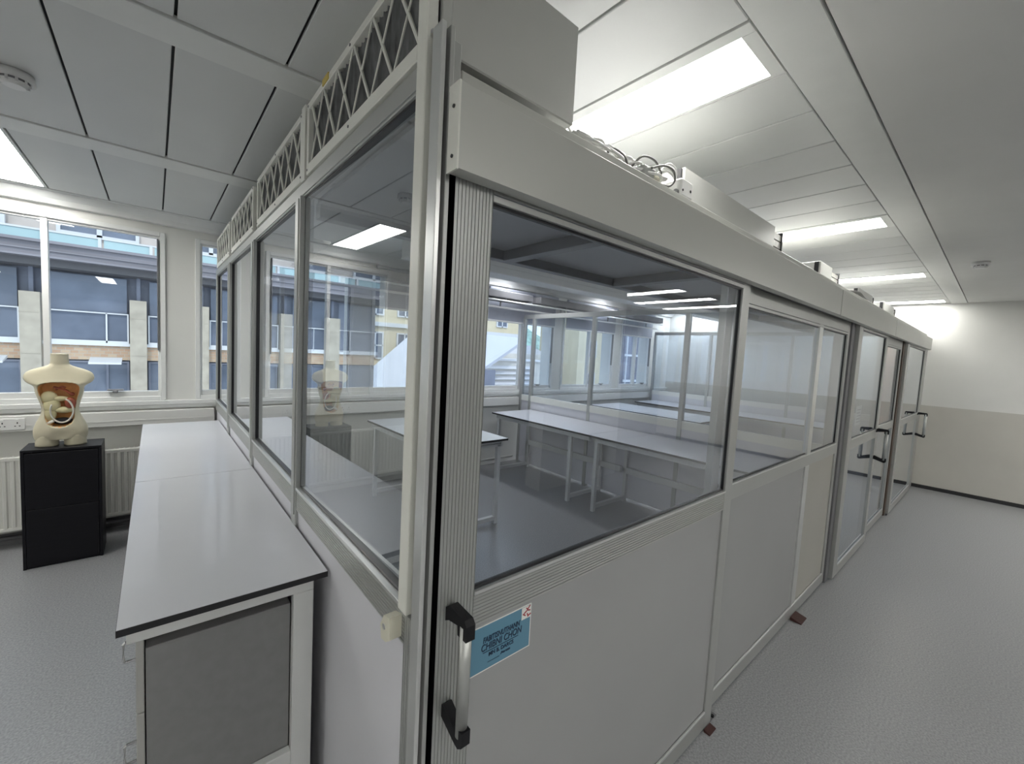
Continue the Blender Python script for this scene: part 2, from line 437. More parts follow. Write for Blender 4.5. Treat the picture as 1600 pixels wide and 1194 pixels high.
# smoke detectors
def smoke(x, y, lab):
    t = thing('smoke_detector', lab, 'smoke detector', (x, y, ZC), 'ceiling smoke detectors')
    z = ZC - .002
    b = MB(); b.cyl((x, y, z), (x, y, z - .028), .056, .060, 32); b.build('base', M['socket'], t, True)
    b = MB(); b.cyl((x, y, z - .028), (x, y, z - .036), .044, .044, 32); b.build('vent_ring', M['alud'], t, True)
    b = MB(); b.cyl((x, y, z - .036), (x, y, z - .052), .043, .032, 32)
    for k in range(10):
        a = k / 10 * math.tau
        b.box(x + .043 * math.cos(a) - .004, x + .043 * math.cos(a) + .004, y + .043 * math.sin(a) - .004, y + .043 * math.sin(a) + .004, z - .045, z - .026)
    b.build('cap', M['socket'], t)
smoke(-.42, 2.65, 'round white smoke detector on the left ceiling edge')
smoke(5.5, .22, 'small white smoke detector on the right ceiling')

# ------------------------------------------------------------------ side screen (left run of the enclosure)
XA = .43
A = thing('glazed_partition', 'left glazed aluminium partition behind the long grey bench, with four glass panes', 'partition', (XA, 2.8, 0))
MULL = [(1.79, 1.855), (2.79, 2.855), (3.80, 3.865)]
ENDS = [.83, 1.79, 1.855, 2.79, 2.855, 3.80, 3.865, 4.74]
b = MB()
b.box(XA + .004, XA + .045, .765, YW - .002, 2.195, 2.25, .002)
b.box(XA, XA + .006, .83, YW - .002, 2.20, 2.245, .001)
b.build('header_rail', M['alu2'], A)
for m0, m1 in MULL:
    b = MB(); b.box(XA - .006, XA + .045, m0, m1, .02, 2.20, .002); b.box(XA - .010, XA - .005, m0 + .012, m1 - .012, .95, 2.19)
    b.build('mullion', M['alu2'], A)
b = MB(); b.box(XA, XA + .045, 4.70, 4.742, .02, 2.2, .002); b.build('mullion', M['alu2'], A)
for k in range(4):
    y0, y1 = ENDS[2 * k], ENDS[2 * k + 1]
    if k == 3: y1 = 4.70
    b = MB(); b.flute('y', .972, 1.052, XA - .002, XA + .04, y0, y1, 9)
    b.build('fluted_rail', M['alu2'], A)
    b = MB(); b.box(XA - .006, XA + .012, y0, y1, 1.052, 1.063, .001)
    b.build('glazing_bead', M['alu'], A)
    # dark gasket round each pane
    b = MB(); b.rect_frame('y', y0, y1, 1.063, 2.197, XA + .012, XA + .03, .008)
    b.build('gasket', M['edge'], A)
    b = MB()
    dx = .010 if k == 0 else 0.0   # first pane is skewed on purpose to shift its reflections
    pts = [(XA + .020 + dx * .6, y0), (XA + .020 - dx * .8, y1), (XA + .024 - dx * .8, y1), (XA + .024 + dx * .6, y0)]
    b.prism(pts, 'z', 1.055, 2.2); b.build('glass_pane', M['glassA'], A)
    b = MB(); b.box(XA + .006, XA + .03, y0, y1, .06, .972); b.build('lower_panel', M['panelw'], A)
b = MB(); b.box(XA, XA + .045, .83, 4.70, .005, .06, .002); b.build('bottom_rail', M['alu2'], A)
# glazing stile next to corner post
b = MB(); b.box(.415, .440, .802, .842, 1.058, 2.50, .002); b.build('corner_stile', M['white'], A)

# corner post
P = thing('corner_post', 'tall grooved aluminium corner post between the left screen and the front door', 'post', (.44, .79, 0))
b = MB()
b.box(.434, .475, .765, .80, 0, 2.262, .002)
b.flute('Z', .768, .832, .428, .470, 0, 1.045, 6)
b.build('post_core', M['alu2'], P)
b = MB(); b.box(.411, .4215, .735, .770, 0, 2.262, .0012); b.build('left_fin', M['alu'], P)
b = MB(); b.box(.4215, .4305, .752, .770, 0, 2.258); b.build('groove_strip', M['alud'], P)
b = MB(); b.box(.4305, .4405, .735, .770, 0, 2.262, .0012); b.build('right_fin', M['alu2'], P)
b = MB(); b.box(.4405, .4498, .750, .766, 0, 2.0); b.build('gap_shade_strip', M['gapshade'], P)  # black strip paints the dark gap between post and door
b = MB(); b.cyl((.425, .785, 2.262), (.425, .785, 2.270), .010, .010, 14); b.build('bolt', M['chrome'], P)

# catch on the rail end
t = thing('rail_catch', 'cream plastic catch at the end of the fluted rail beside the corner post', 'catch', (.40, .86, 1.0))
b = MB(); b.prism([(.843, 1.038), (.875, 1.030), (.892, 1.000), (.886, .968), (.862, .972), (.843, .985)], 'x', .398, .4275); b.build('catch_body', M['plugy'], t)
b = MB(); b.cyl((.397, .872, 1.004), (.3995, .872, 1.004), .007, .007, 14); b.build('screw', M['alu'], t)

# ------------------------------------------------------------------ front run (corridor side)
B = thing('header_beam', 'grey aluminium header beam running along the corridor above the sliding doors', 'beam', (4.4, .8, 2.02))
b = MB(); b.box(.478, XE - .02, .768, .86, 2.03, 2.217, .003); b.box(.478, XE - .02, .764, .78, 2.150, 2.156); b.box(.478, XE - .02, .764, .78, 2.185, 2.190)
b.build('beam_body', M['fascia'], B)
b = MB(); b.box(.478, XE - .02, .764, .80, 2.0, 2.03, .002); b.build('door_track', M['alud'], B)
FAS = [(.428, 3.232, 'nearest'), (3.240, 5.25, 'middle'), (5.258, 8.20, 'farthest')]
for i, (x0, x1, w) in enumerate(FAS):
    t = thing('fascia_panel', ['long grey fascia panel nearest the camera with white screwed end cap', 'grey fascia panel, middle one above the sliding doors', 'grey fascia panel, last one towards the end wall'][i], 'fascia', ((x0 + x1) / 2, .7, 1.985), 'fascia panels above the sliding doors')
    b = MB()
    b.prism([(.690, 1.985), (.690, 2.140), (.698, 2.146), (.764, 2.146), (.764, 2.140), (.700, 2.138), (.700, 1.995), (.726, 1.995), (.726, 1.985)], 'x', x0 + .003, x1)
    b.build('fascia_sheet', M['fascia'], t)
    if i == 0:
        b = MB(); b.box(x0 - .001, x0 + .003, .690, .726, 1.983, 2.142); b.build('end_cap', M['white'], t)
        for zz in (2.10, 2.01): MB().cyl((x0 - .003, .707, zz), (x0 - .001, .707, zz), .0035, .0035, 12).build('screw', M['dark'], t)
    if i == 2:
        b = MB(); b.box(x1, x1 + .003, .690, .726, 1.985, 2.142); b.build('end_cap', M['fascia'], t)

def pull_handle(parent, x, y, z0, z1, off, sc=1.0):
    h = bpy.data.objects.new('pull_handle', None); COL.objects.link(h); h.parent = parent
    pl = parent.location; h.location = Vector((x, y, z0)) - pl
    w = .011 * sc
    b = MB(); b.prism([(y, z1 + .012), (y - .012, z1 + .022), (y - off - .008, z1 + .018), (y - off - .017, z1 + .008), (y - off - .017, z1 - .024), (y - off + .014, z1 - .024), (y - off + .016, z1 - .004), (y - .014, z1 - .010), (y, z1 - .018)], 'x', x - w, x + w)
    b.build('bracket', M['black'], h)
    b = MB(); b.prism([(y, z0 + .03), (y - .006, z0 + .034), (y - off + .014, z0 + .012), (y - off + .014, z0 + .02), (y - off - .017, z0 + .02), (y - off - .017, z0 - .012), (y - off - .004, z0 - .022), (y - off + .012, z0 - .018), (y, z0 + .002)], 'x', x - w, x + w)
    b.build('bracket', M['black'], h)
    b = MB(); b.cyl((x, y - off, z0 + .0), (x, y - off, z1 + .0), .0125 * sc, .0125 * sc, 24); o = b.build('grip_tube', M['alu2'], h, False)
    for p in o.data.polygons: p.use_smooth = len(p.vertices) == 4
    return h

def door_leaf(name, label, cat, x0, x1, y, z_top, lst, rst, rail, lower, upper, flut=False, group=None, mull=None, lower2=None, th=.03):
    D = thing(name, label, cat, ((x0 + x1) / 2, y + th / 2, .01), group)
    z0 = .012
    b = MB()
    if flut: b.flute('z', x0, x0 + lst, y, y + th, z0, z_top, 11)
    else: b.box(x0, x0 + lst, y, y + th, z0, z_top, .0015)
    b.build('stile', M['alu2'], D)
    b = MB(); b.box(x1 - rst, x1, y, y + th, z0, z_top, .0015); b.build('stile', M['alu2'], D)
    xi0, xi1 = x0 + lst, x1 - rst
    b = MB(); b.box(xi0, xi1, y, y + th, z_top - .075, z_top, .001); b.box(xi0, xi1, y - .002, y + .01, z_top - .092, z_top - .078, .001); b.build('top_rail', M['alu2'], D)
    b = MB(); b.box(xi0, xi1, y, y + th, z0, .085, .001); b.build('bottom_rail', M['alu2'], D)
    b = MB(); b.box(xi0, xi1, y - .002, y + .006, .085, .096, .001); b.build('bead', M['alu'], D)
    b = MB()
    if flut: b.flute('x', rail[0], rail[1] - .006, y, y + th, xi0, xi1, 9)
    else: b.box(xi0, xi1, y, y + th, rail[0], rail[1] - .006, .001)
    b.build('middle_rail', M['alu2'], D)
    b = MB(); b.box(xi0, xi1, y - .003, y + .008, rail[1] - .006, rail[1] + .002, .001); b.build('bead', M['alu'], D)
    b = MB(); b.rect_frame('x', xi0, xi1, rail[1] + .002, z_top - .092, y + .008, y + .02, .006); b.build('gasket', M['edge'], D)
    cells = [(xi0, xi1)] if not mull else [(xi0, mull[0]), (mull[1], xi1)]
    if mull:
        b = MB(); b.box(mull[0], mull[1], y, y + th, .085, rail[0], .001); b.box(mull[0], mull[1], y, y + th, rail[1], z_top - .075, .001); b.build('mullion', M['alu'], D)
    for k, (c0, c1) in enumerate(cells):
        b = MB(); b.box(c0, c1, y + .012, y + .016, rail[1] - .004, z_top - .07); b.build('glass_pane', M[upper], D)
        lm = lower if (k == 0 or not lower2) else lower2
        if lm.startswith('glass'):
            b = MB(); b.box(c0, c1, y + .012, y + .016, .08, rail[0] + .004); b.build('glass_pane', M[lm], D)
        else:
            b = MB(); b.box(c0, c1, y + .008, y + .02, .08, rail[0] + .004); b.build('lower_panel', M[lm], D)
    return D

d1 = door_leaf('sliding_door', 'nearest sliding door with fluted stile, black and aluminium pull handle and blue notice', 'door', .4515, 1.930, .730, 2.055, .094, .072, (1.022, 1.103), 'panel', 'glassB', True)
MB().box(.4499, .4514, .7305, .7595, .012, 2.05).build('edge_shade_strip', M['gapshade'], d1)  # door side face blackened to deepen the shaded gap
pull_handle(d1, .483, .730, .845, 1.085, .062)
p2 = door_leaf('fixed_panel', 'fixed glazed panel right of the nearest door, grey board and beige board below', 'panel', 1.80, 3.915, .766, 1.998, .07, .06, (1.022, 1.100), 'panel', 'glassB', False, None, (3.145, 3.225), 'panelb')
d3 = door_leaf('sliding_door', 'second sliding door, full glass, with a white notice inside its glass', 'door', 4.02, 5.22, .730, 2.055, .12, .09, (1.03, 1.11), 'glassC', 'glassC')
pull_handle(d3, 5.14, .730, .83, 1.10, .075, 1.2)
p4 = door_leaf('fixed_panel', 'narrow fixed glass panel between second and last door, orange tint behind', 'panel', 5.20, 6.36, .766, 1.998, .08, .06, (1.03, 1.11), 'glassC', 'glassC')
d5 = door_leaf('sliding_door', 'farthest sliding door with pull handle beside the end wall', 'door', 6.46, 8.12, .730, 2.055, .12, .10, (1.03, 1.11), 'glassC', 'glassC')
pull_handle(d5, 8.00, .730, .80, 1.10, .085, 1.3)
t = tag(MB().box(8.13, 8.40, .74, .80, 0, 2.03, .003).build('end_post', M['alu2']), 'wide aluminium end post between the last door and the end wall', 'post')

tag(MB().box(3.92, 4.012, .755, .86, 0, 2.02, .002).build('dark_post', M['alud']), 'dark grey post between the fixed panel and the second sliding door', 'post')
tag(MB().box(6.365, 6.45, .755, .795, 0, 2.02, .002).build('brown_post', M['brownp']), 'dark brown post between the narrow fixed panel and the last door', 'post')
# small door guides on the floor
for x, lab in ((1.97, 'small metal floor guide at the foot of the nearest door edge'), (4.13, 'small metal floor guide under the second sliding door'), (6.42, 'small metal floor guide under the farthest sliding door')):
    t = thing('door_guide', lab, 'door guide', (x, .74, 0), 'floor guides under the sliding doors')
    b = MB(); b.box(x - .03, x + .03, .732, .765, 0, .004, .001); b.build('plate', M['alud'], t)
    b = MB(); b.cyl((x, .739, .004), (x, .739, .012), .007, .007, 14); b.build('roller', M['black'], t)
b = MB(); b.prism([(.700, 0), (.764, 0), (.764, .022), (.700, .006)], 'x', 3.15, 3.26)
tag(b.build('door_wedge', M['redrub'], loc=(3.2, .73, 0)), 'dark red rubber wedge on the floor under the fixed panel', 'door wedge')
b = MB(); b.prism([(.700, 0), (.728, 0), (.728, .011), (.700, .005)], 'x', 1.86, 1.92)
tag(b.build('door_wedge', M['redrub'], loc=(1.89, .71, 0)), 'small dark rubber wedge at the corner of the nearest door', 'door wedge')

# notices
def text_mesh(s, size, x, z, y, shear=0, ext=.0003):
    c = bpy.data.curves.new('t', 'FONT'); c.body = s; c.size = size; c.extrude = ext; c.shear = shear; c.offset = .0004
    o = bpy.data.objects.new('t', c); COL.objects.link(o)
    dg = bpy.context.evaluated_depsgraph_get(); me = bpy.data.meshes.new_from_object(o.evaluated_get(dg))
    bpy.data.objects.remove(o)
    me.transform(Matrix.Translation((x, y, z)) @ Matrix.Rotation(math.pi / 2, 4, 'X'))
    return me
def add_text(mb, s, size, x, z, y, w=None, shear=0):
    me = text_mesh(s, size, x, z, y, shear)
    if w:
        ww = max(v.co.x for v in me.vertices) - x
        me.transform(Matrix.Translation((x, 0, 0)) @ Matrix.Diagonal((w / ww, 1, 1, 1)) @ Matrix.Translation((-x, 0, 0)))
    mb.bm.from_mesh(me); bpy.data.meshes.remove(me)
S = thing('door_sign', 'blue notice with dark lettering taped to the nearest door under its rail', 'sign', (.64, .737, .9))
ys = .7375
b = MB(); b.box(.545, .735, ys - .001, ys + .0005, .893, 1.005); b.build('sign_sheet', M['sign'], S)
b = MB(); b.rect_frame('x', .543, .737, .891, 1.007, ys - .0012, ys + .0005, .0025); b.build('white_border', M['paper'], S)
b = MB()
add_text(b, 'FABITISNUTHANN', .0195, .583, .962, ys - .0016, .116, .15)
add_text(b, 'CHIBNI CHON', .024, .578, .942, ys - .0016, .128, .1)
b.box(.585, .695, ys - .0018, ys - .001, .9365, .9378)
add_text(b, 'MN B. DARCS', .0135, .602, .9235, ys - .0016, .078)
add_text(b, 'Aaenn', .009, .640, .912, ys - .0016, .030)
b.box(.600, .636, ys - .0018, ys - .001, .9085, .9093)
b.build('lettering', M['ink'], S)
b = MB(); b.box(.704, .7335, ys - .0015, ys - .0005, .972, 1.0035); b.build('corner_patch', M['paper'], S)
b = MB()
for (x, z, a) in ((.712, .984, .6), (.716, .990, -.5), (.722, .996, .9), (.728, 1.0, -.8), (.727, .992, .3), (.724, .980, 1.2), (.730, .979, -.3)):
    b.box(x - .0055, x + .0055, ys - .0022, ys - .0014, z - .0016, z + .0016, rot=Matrix.Rotation(a, 3, 'Y'))
b.build('red_marks', M['red'], S)
t = thing('door_notice', 'small white notice stuck inside the glass of the second sliding door', 'notice', (4.35, .75, 1.15))
b = MB(); b.box(4.30, 4.50, .747, .748, 1.20, 1.36); b.build('notice_sheet', M['paper'], t)
b = MB()
for k in range(5): b.box(4.335, 4.47 - .02 * (k % 2), .7465, .7469, 1.225 + k * .025, 1.231 + k * .025)
b.build('printed_lines', M['ink'], t)

# ------------------------------------------------------------------ filter units on the left run
FU = [(.795, 1.715), (1.765, 2.70), (2.80, 3.70), (3.80, 4.62)]
def filter_unit(i, y0, y1, label):
    xa, xb, z0, z1 = .425, .845, 2.252, 2.50
    U = thing('fan_filter_unit', label, 'filter unit', ((xa + xb) / 2, (y0 + y1) / 2, z0), 'fan filter units on the left partition')
    b = MB(); b.box(xa + .04, xb, y0, y1, z0, z1, .003)
    b.box(xa + .02, xa + .042, y0, y0 + .012, z0, z1, .001)
    b.build('housing', M['boxm'], U)
    fy0 = y0 + .02 if i else y0 + .045
    b = MB(); b.rect_frame('y', fy0, y1, z0, z1, xa, xa + .02, .022, .035, .0015); 
    b.build('filter_frame', M['white'], U)
    # pleated media
    b = MB(); n = 34; w = (y1 - fy0 - .04) / n; pts = []
    for k in range(n):
        a = fy0 + .02 + k * w
        pts += [(xa + .014, a), (xa + .034, a + w * .5)]
    pts += [(xa + .014, y1 - .02), (xa + .038, y1 - .02), (xa + .038, fy0 + .02)]
    b.prism(pts, 'z', z0 + .03, z1 - .02); b.build('pleated_media', M['pleat'], U)
    # expanded lattice
    b = MB(); N = 6; L = (y1 - .03) - (fy0 + .02); s = L / N; zl, zh = z0 + .03, z1 - .018
    def bar(ya, za, yb, zb, r):
        b.tube([(xa + .007, ya, za), (xa + .007, yb, zb)], r, 6, smooth=0)
    for k in range(N):
        far, near = fy0 + .02 + (k + 1) * s, fy0 + .02 + k * s
        bar(far - .01, zh, near, zl, .0048); bar(far, zl, near, zh, .0028)
    b.build('expanded_mesh', M['white'], U)
    for yy in (fy0 + .012, (fy0 + y1) / 2, y1 - .012):
        for zz in (z0 + .015, z1 - .011): MB().cyl((xa - .002, yy, zz), (xa + .001, yy, zz), .004, .004, 10).build('screw', M['alud'], U)
    if i == 0:
        b = MB(); b.box(xa - .003, xa + .004, 1.47, 1.53, z1 - .018, z1 + .003, .001); b.build('tape_patch', M['yellow'], U)
    if i == 1:
        b = MB(); b.box(xa - .002, xa + .012, y0 - .03, y0 + .018, z0 - .01, z1 + .01, .001); b.build('end_plate', M['white'], U)
for i, (a, c) in enumerate(FU):
    filter_unit(i, a, c, ['nearest fan filter unit, big grey housing with yellow tape, above the corner post', 'second fan filter unit from the corner post with screwed end plate', 'third fan filter unit above the left partition', 'fourth fan filter unit, next to the window wall'][i])

# units over the front run
def top_box(x0, x1, y0, y1, z0, z1, label, louver=None):
    U = thing('fan_filter_unit', label, 'filter unit', ((x0 + x1) / 2, (y0 + y1) / 2, z0), 'fan filter units above the corridor side')
    b = MB(); b.box(x0, x1, y0, y1, z0, z1, .003); b.build('housing', M['boxm'], U)
    b = MB(); b.box(x0 - .012, x0, y0 + .01, y0 + .035, z0 + .06, z1 - .005); b.build('edge_strip', M['dark'], U)
    if louver:
        b = MB(); n = 5; h = (z1 - .02 - z0) / n
        for k in range(n): b.box(x1 + .002, x1 + louver, y0 + .006, y1, z0 + k * h, z0 + (k + 1) * h - .007)
        b.build('louvre_stack', M['white'], U)
        b = MB(); b.box(x1 + louver, x1 + louver + .012, y0, y1, z0 - .0, z1 - .01); b.build('end_plate', M['dark'], U)
    return U
top_box(1.62, 2.64, .90, 1.40, 2.205, 2.425, 'long low grey filter housing behind the plug sockets on the header', .12)
top_box(3.55, 3.85, .90, 1.40, 2.205, 2.40, 'short filter housing with louvred end, further along the header', .20)
top_box(4.75, 5.35, .90, 1.40, 2.205, 2.38, 'white filter housing with dark edge above the second sliding door', .04)
top_box(5.95, 6.55, .90, 1.40, 2.205, 2.40, 'filter housing above the farthest door with dark end plate', .10)
# roof joists and solid roof panels carrying the housings
JX = [(.476, .50), (1.43, 1.50), (2.40, 2.47), (3.40, 3.47), (4.14, 4.21), (5.05, 5.12), (6.25, 6.32), (7.66, 7.73)]
for (x0, x1), lab in zip(JX[1:-1], ('nearest aluminium roof joist over the near bay', 'second roof joist, over the near bay', 'third roof joist, before the inner partition', 'roof joist above the inner partition', 'roof joist over the middle bay', 'roof joist over the last bay')):
    tag(MB().box(x0, x1, .862, 1.80, 2.135, 2.188, .002).build('roof_joist', M['alud']), lab, 'joist', 'roof joists of the enclosure')
tag(MB().box(.50, 7.66, 1.802, 1.86, 2.14, 2.203, .002).build('edge_beam', M['alud']), 'dark edge beam along the back of the enclosure roof', 'beam')
for k in range(len(JX) - 1):
    x0, x1 = JX[k][1] - .03 if k else .49, JX[k + 1][0] + .03
    b = MB(); b.box(x0, x1 - .002, .864, 1.80, 2.189, 2.2035)
    tag(b.build('roof_panel', M['panelr']), ['plain grey roof panel over the near bay, nearest the corner post', 'second plain grey roof panel, under the long low housing', 'third plain grey roof panel', 'roof panel beside the inner partition', 'roof panel of the middle bay, near half', 'roof panel of the middle bay, far half', 'last roof panel by the end wall'][k], 'roof panel', 'grey roof panels of the enclosure')

# cables and plugs on the header
zt = 2.218
random.seed(3)
for k in range(7):
    b = MB()
    pts = []
    for j in range(9):
        x = .86 + j * .055 + random.uniform(-.01, .01)
        pts.append((x, .79 + .02 * math.sin(j * 1.7 + k * 1.3) + .006 * k, zt + .008 + .018 * abs(math.sin(j * 1.1 + k * .9)) + .004 * k))
    b.tube(pts, .0042, 6, smooth=5)
    tag(b.build('white_cable', M['cablew'], smooth=True), 'white cable in the tangled bundle on the header beam by the ceiling light', 'cable', 'white cables bundled on the header')
for k, (pts, lab) in enumerate((
        ([(.98, .79, zt + .006), (1.01, .785, zt + .030), (1.06, .785, zt + .026), (1.09, .79, zt + .006)], 'leftmost short dark cable loop on the header'),
        ([(1.10, .79, zt + .004), (1.15, .785, zt + .055), (1.22, .785, zt + .066), (1.27, .79, zt + .045), (1.285, .80, zt + .030)], 'tall dark cable arch over the header'),
        ([(1.19, .775, zt + .03), (1.25, .770, zt + .055), (1.31, .772, zt + .060), (1.335, .776, zt + .036), (1.31, .780, zt + .010), (1.27, .782, zt + .004)], 'dark cable loop at the grey plug, right of the tall arch'))):
    b = MB(); b.tube(pts, .0036, 8); tag(b.build('dark_cable', M['cable'], smooth=True), lab, 'cable', 'dark cable loops on the header')
b = MB()
for k in range(4):
    b.tube([(1.24 + .01 * k, .80, zt + .01), (1.27 + .01 * k, .79, zt + .05 + .01 * k), (1.33 + .01 * k, .79, zt + .06 + .008 * k), (1.38, .80, zt + .05), (1.385, .80, zt + .012), (1.30, .80, zt + .008)], .0036, 6)
tag(b.build('coiled_white_cable', M['cablew'], smooth=True), 'coiled white cable between the plug and the junction box', 'cable')
t = thing('power_adapter', 'grey plug adapter with rounded cream nose lying on the header', 'plug', (1.22, .79, zt))
b = MB(); b.box(1.15, 1.215, .775, .83, zt, zt + .035, .006); b.build('adapter_body', M['alu2'], t)
b = MB(); b.cyl((1.215, .80, zt + .020), (1.262, .80, zt + .018), .020, .014, 18); b.build('plug_nose', M['plugy'], t)
t = thing('junction_box', 'white double socket box with dark holes on the header before the long housing', 'socket', (1.42, .8, zt))
b = MB(); b.box(1.375, 1.455, .772, .84, zt, zt + .058, .005); b.build('box_body', M['socket'], t)
b = MB(); b.cyl((1.385, .7705, zt + .018), (1.385, .773, zt + .018), .004, .004, 10); b.cyl((1.438, .7705, zt + .026), (1.438, .773, zt + .026), .005, .005, 10); b.build('holes', M['dark'], t)
b = MB(); b.cyl((1.368, .79, zt + .012), (1.376, .79, zt + .012), .010, .010, 14); b.build('cable_gland', M['alud'], t)
b = MB(); b.tube([(3.9, .80, zt + .006), (4.15, .79, zt + .03), (4.4, .80, zt + .02), (4.6, .80, zt + .006)], .012)
tag(b.build('dark_cable', M['cable'], smooth=True), 'dark flex lying on the header above the second sliding door', 'cable')

# ------------------------------------------------------------------ inner partitions
def cross_partition(x, label, mulls, zt_, ytop, panel='panelw'):
    t = thing('glazed_partition', label, 'partition', (x, 2.7, 0))
    b = MB(); b.box(x, x + .045, .87, YW - .09, zt_, zt_ + .06, .002); b.build('header_rail', M['alu2'], t)
    ms = [.87] + mulls + [YW - .13]
    for m in ms:
        b = MB(); b.box(x - .004, x + .049, m, m + .045, 0, zt_, .002); b.build('mullion', M['alu2'], t)
    for a, c in zip(ms[:-1], ms[1:]):
        b = MB(); b.box(x, x + .04, a + .045, c, .945, 1.027, .001); b.build('rail', M['white'], t)
        b = MB(); b.box(x + .018, x + .022, a + .045, c, 1.02, zt_ + .005); b.build('glass_pane', M['glassC'], t)
        b = MB(); b.box(x + .008, x + .03, a + .045, c, .03, .945); b.build('lower_panel', M[panel], t)
    return t
cross_partition(4.15, 'inner glazed partition behind the long inner bench', [1.75, 2.12, 3.33, 4.42], 2.14, 4.7)
cross_partition(7.72, 'farthest inner glazed partition near the end wall', [2.2, 3.5], 2.14, 4.7)
# orange screen in the last bay
t = thing('orange_screen', 'orange acrylic screen with orange brown posts behind the narrow fixed panel', 'screen', (6.6, .9, 0))
b = MB(); b.box(6.42, 6.47, .797, .83, 0, 2.0, .002); b.build('post', M['orangewood'], t)
b = MB(); b.box(6.50, 6.54, .93, .96, 0, 2.0, .002); b.build('post', M['orangewood'], t)
b = MB(); b.box(6.49, 6.497, .80, .955, 1.0, 2.0); b.build('acrylic_sheet', M['orangeg'], t)
b = MB(); b.box(6.48, 6.54, .83, .955, .94, 1.0, .002); b.build('rail', M['orangewood'], t)

# ------------------------------------------------------------------ benches
def worktop(parent, x0, x1, y0, y1, z):
    b = MB(); b.box(x0, x1, y0, y1, z - .020, z - .0015, mi=1); b.box(x0 + .001, x1 - .001, y0 + .001, y1 - .001, z - .0015, z, mi=0)
    return b.build('worktop', [M['top'], M['edge']], parent)
def hoop_x(parent, y, x0, x1, z, w=.04, zb=.0):
    """rectangular leg frame in the x-z plane"""
    b = MB(); b.box(x0, x0 + w, y, y + w, zb, z - .06, .002); b.build('leg', M['steel'], parent)
    b = MB(); b.box(x1 - w, x1, y, y + w, zb, z - .06, .002); b.build('leg', M['steel'], parent)
    b = MB(); b.box(x0 + w, x1 - w, y, y + w, zb + .035, zb + .075, .002); b.build('crossbar', M['steel'], parent)
# long inner bench (two tops)
for i, (y0, y1) in enumerate(((2.76, 4.40), (1.10, 2.755))):
    t = thing('lab_bench', ['white topped inner bench, half next to the window, against the inner partition', 'white topped inner bench, near half with the long black front edge'][i], 'bench', (3.8, (y0 + y1) / 2, 0), 'benches along the inner partition')
    worktop(t, 3.44, 4.145, y0, y1, .83)
    b = MB(); b.box(3.50, 3.53, y0 + .02, y1 - .02, .75, .808, .002); b.build('front_apron', M['steel'], t)
    b = MB(); b.box(4.09, 4.13, y0 + .02, y1 - .02, .33, .40, .002); b.build('rear_rail', M['steel'], t)
    hoop_x(t, y1 - .05 if i == 0 else y1 - .06, 3.53, 4.13, .83)
    hoop_x(t, y0 + (.30 if i == 0 else .02), 3.53, 4.13, .83)
t = thing('lab_table', 'white topped table standing alone inside the near bay by the windows', 'table', (2.15, 3.7, 0))
worktop(t, 1.75, 2.55, 2.99, 4.42, .83)
b = MB(); b.rect_frame('x', 1.78, 2.52, .755, .808, 3.03, 3.06, .02); b.box(2.49, 2.52, 3.06, 4.38, .755, .808); b.box(1.78, 1.81, 3.06, 4.38, .755, .808); b.build('apron', M['steel'], t)
hoop_x(t, 3.03, 1.80, 2.50, .83); hoop_x(t, 4.32, 1.80, 2.50, .83)
t = thing('lab_bench', 'farthest inner bench seen through two panes near the end wall', 'bench', (7.35, 3.1, 0))
worktop(t, 7.02, 7.71, 1.5, 4.55, .83)
b = MB(); b.box(7.08, 7.11, 1.52, 4.53, .75, .808); b.build('front_apron', M['steel'], t)
for y in (1.55, 3.0, 4.48): hoop_x(t, y, 7.11, 7.69, .83)
t = thing('lab_bench', 'inner bench in the middle bay behind the inner partition', 'bench', (4.6, 2.4, 0))
worktop(t, 6.95 - 1.35, 6.45, 2.6, 4.5, .83)
b = MB(); b.box(5.64, 5.67, 2.62, 4.48, .75, .808); b.build('front_apron', M['steel'], t)
for y in (2.65, 4.42): hoop_x(t, y, 5.68, 6.42, .83)

# outer bench along the left screen (z .90), two units
X0, X1, ZB = -.079, .4265, .905
for i, (y0, y1) in enumerate(((1.372, 2.735), (2.738, 4.47))):
    t = thing('lab_bench', ['large pale grey topped bench nearest the camera with thin black edge', 'pale grey topped bench beyond the joint, reaching to the window wall'][i], 'bench', ((X0 + X1) / 2, (y0 + y1) / 2, 0), 'benches outside the left partition')
    worktop(t, X0, X1, y0, y1, ZB)
    b = MB(); b.box(X0 + .018, X1 - .035, y0 + .026, y0 + .056, ZB - .062, ZB - .020, .002)
    b.box(X0 + .018, X0 + .04, y0 + .056, y1 - .03, ZB - .062, ZB - .020, .002); b.box(X1 - .07, X1 - .04, y0 + .056, y1 - .03, ZB - .062, ZB - .020, .002)
    b.build('top_frame', M['steel'], t)
    b = MB(); b.box(X1 - .095, X1 - .035, y0 + .026, y0 + .056, 0, ZB - .062, .002); b.build('leg', M['steel'], t)
    b = MB(); b.box(X0 + .10, X1 - .095, y0 + .028, y0 + .056, .22, .31, .002); b.build('crossbar', M['steel'], t)
    b = MB(); b.box(X1 - .095, X1 - .035, y1 - .07, y1 - .04, 0, ZB - .062, .002); b.build('leg', M['steel'], t)
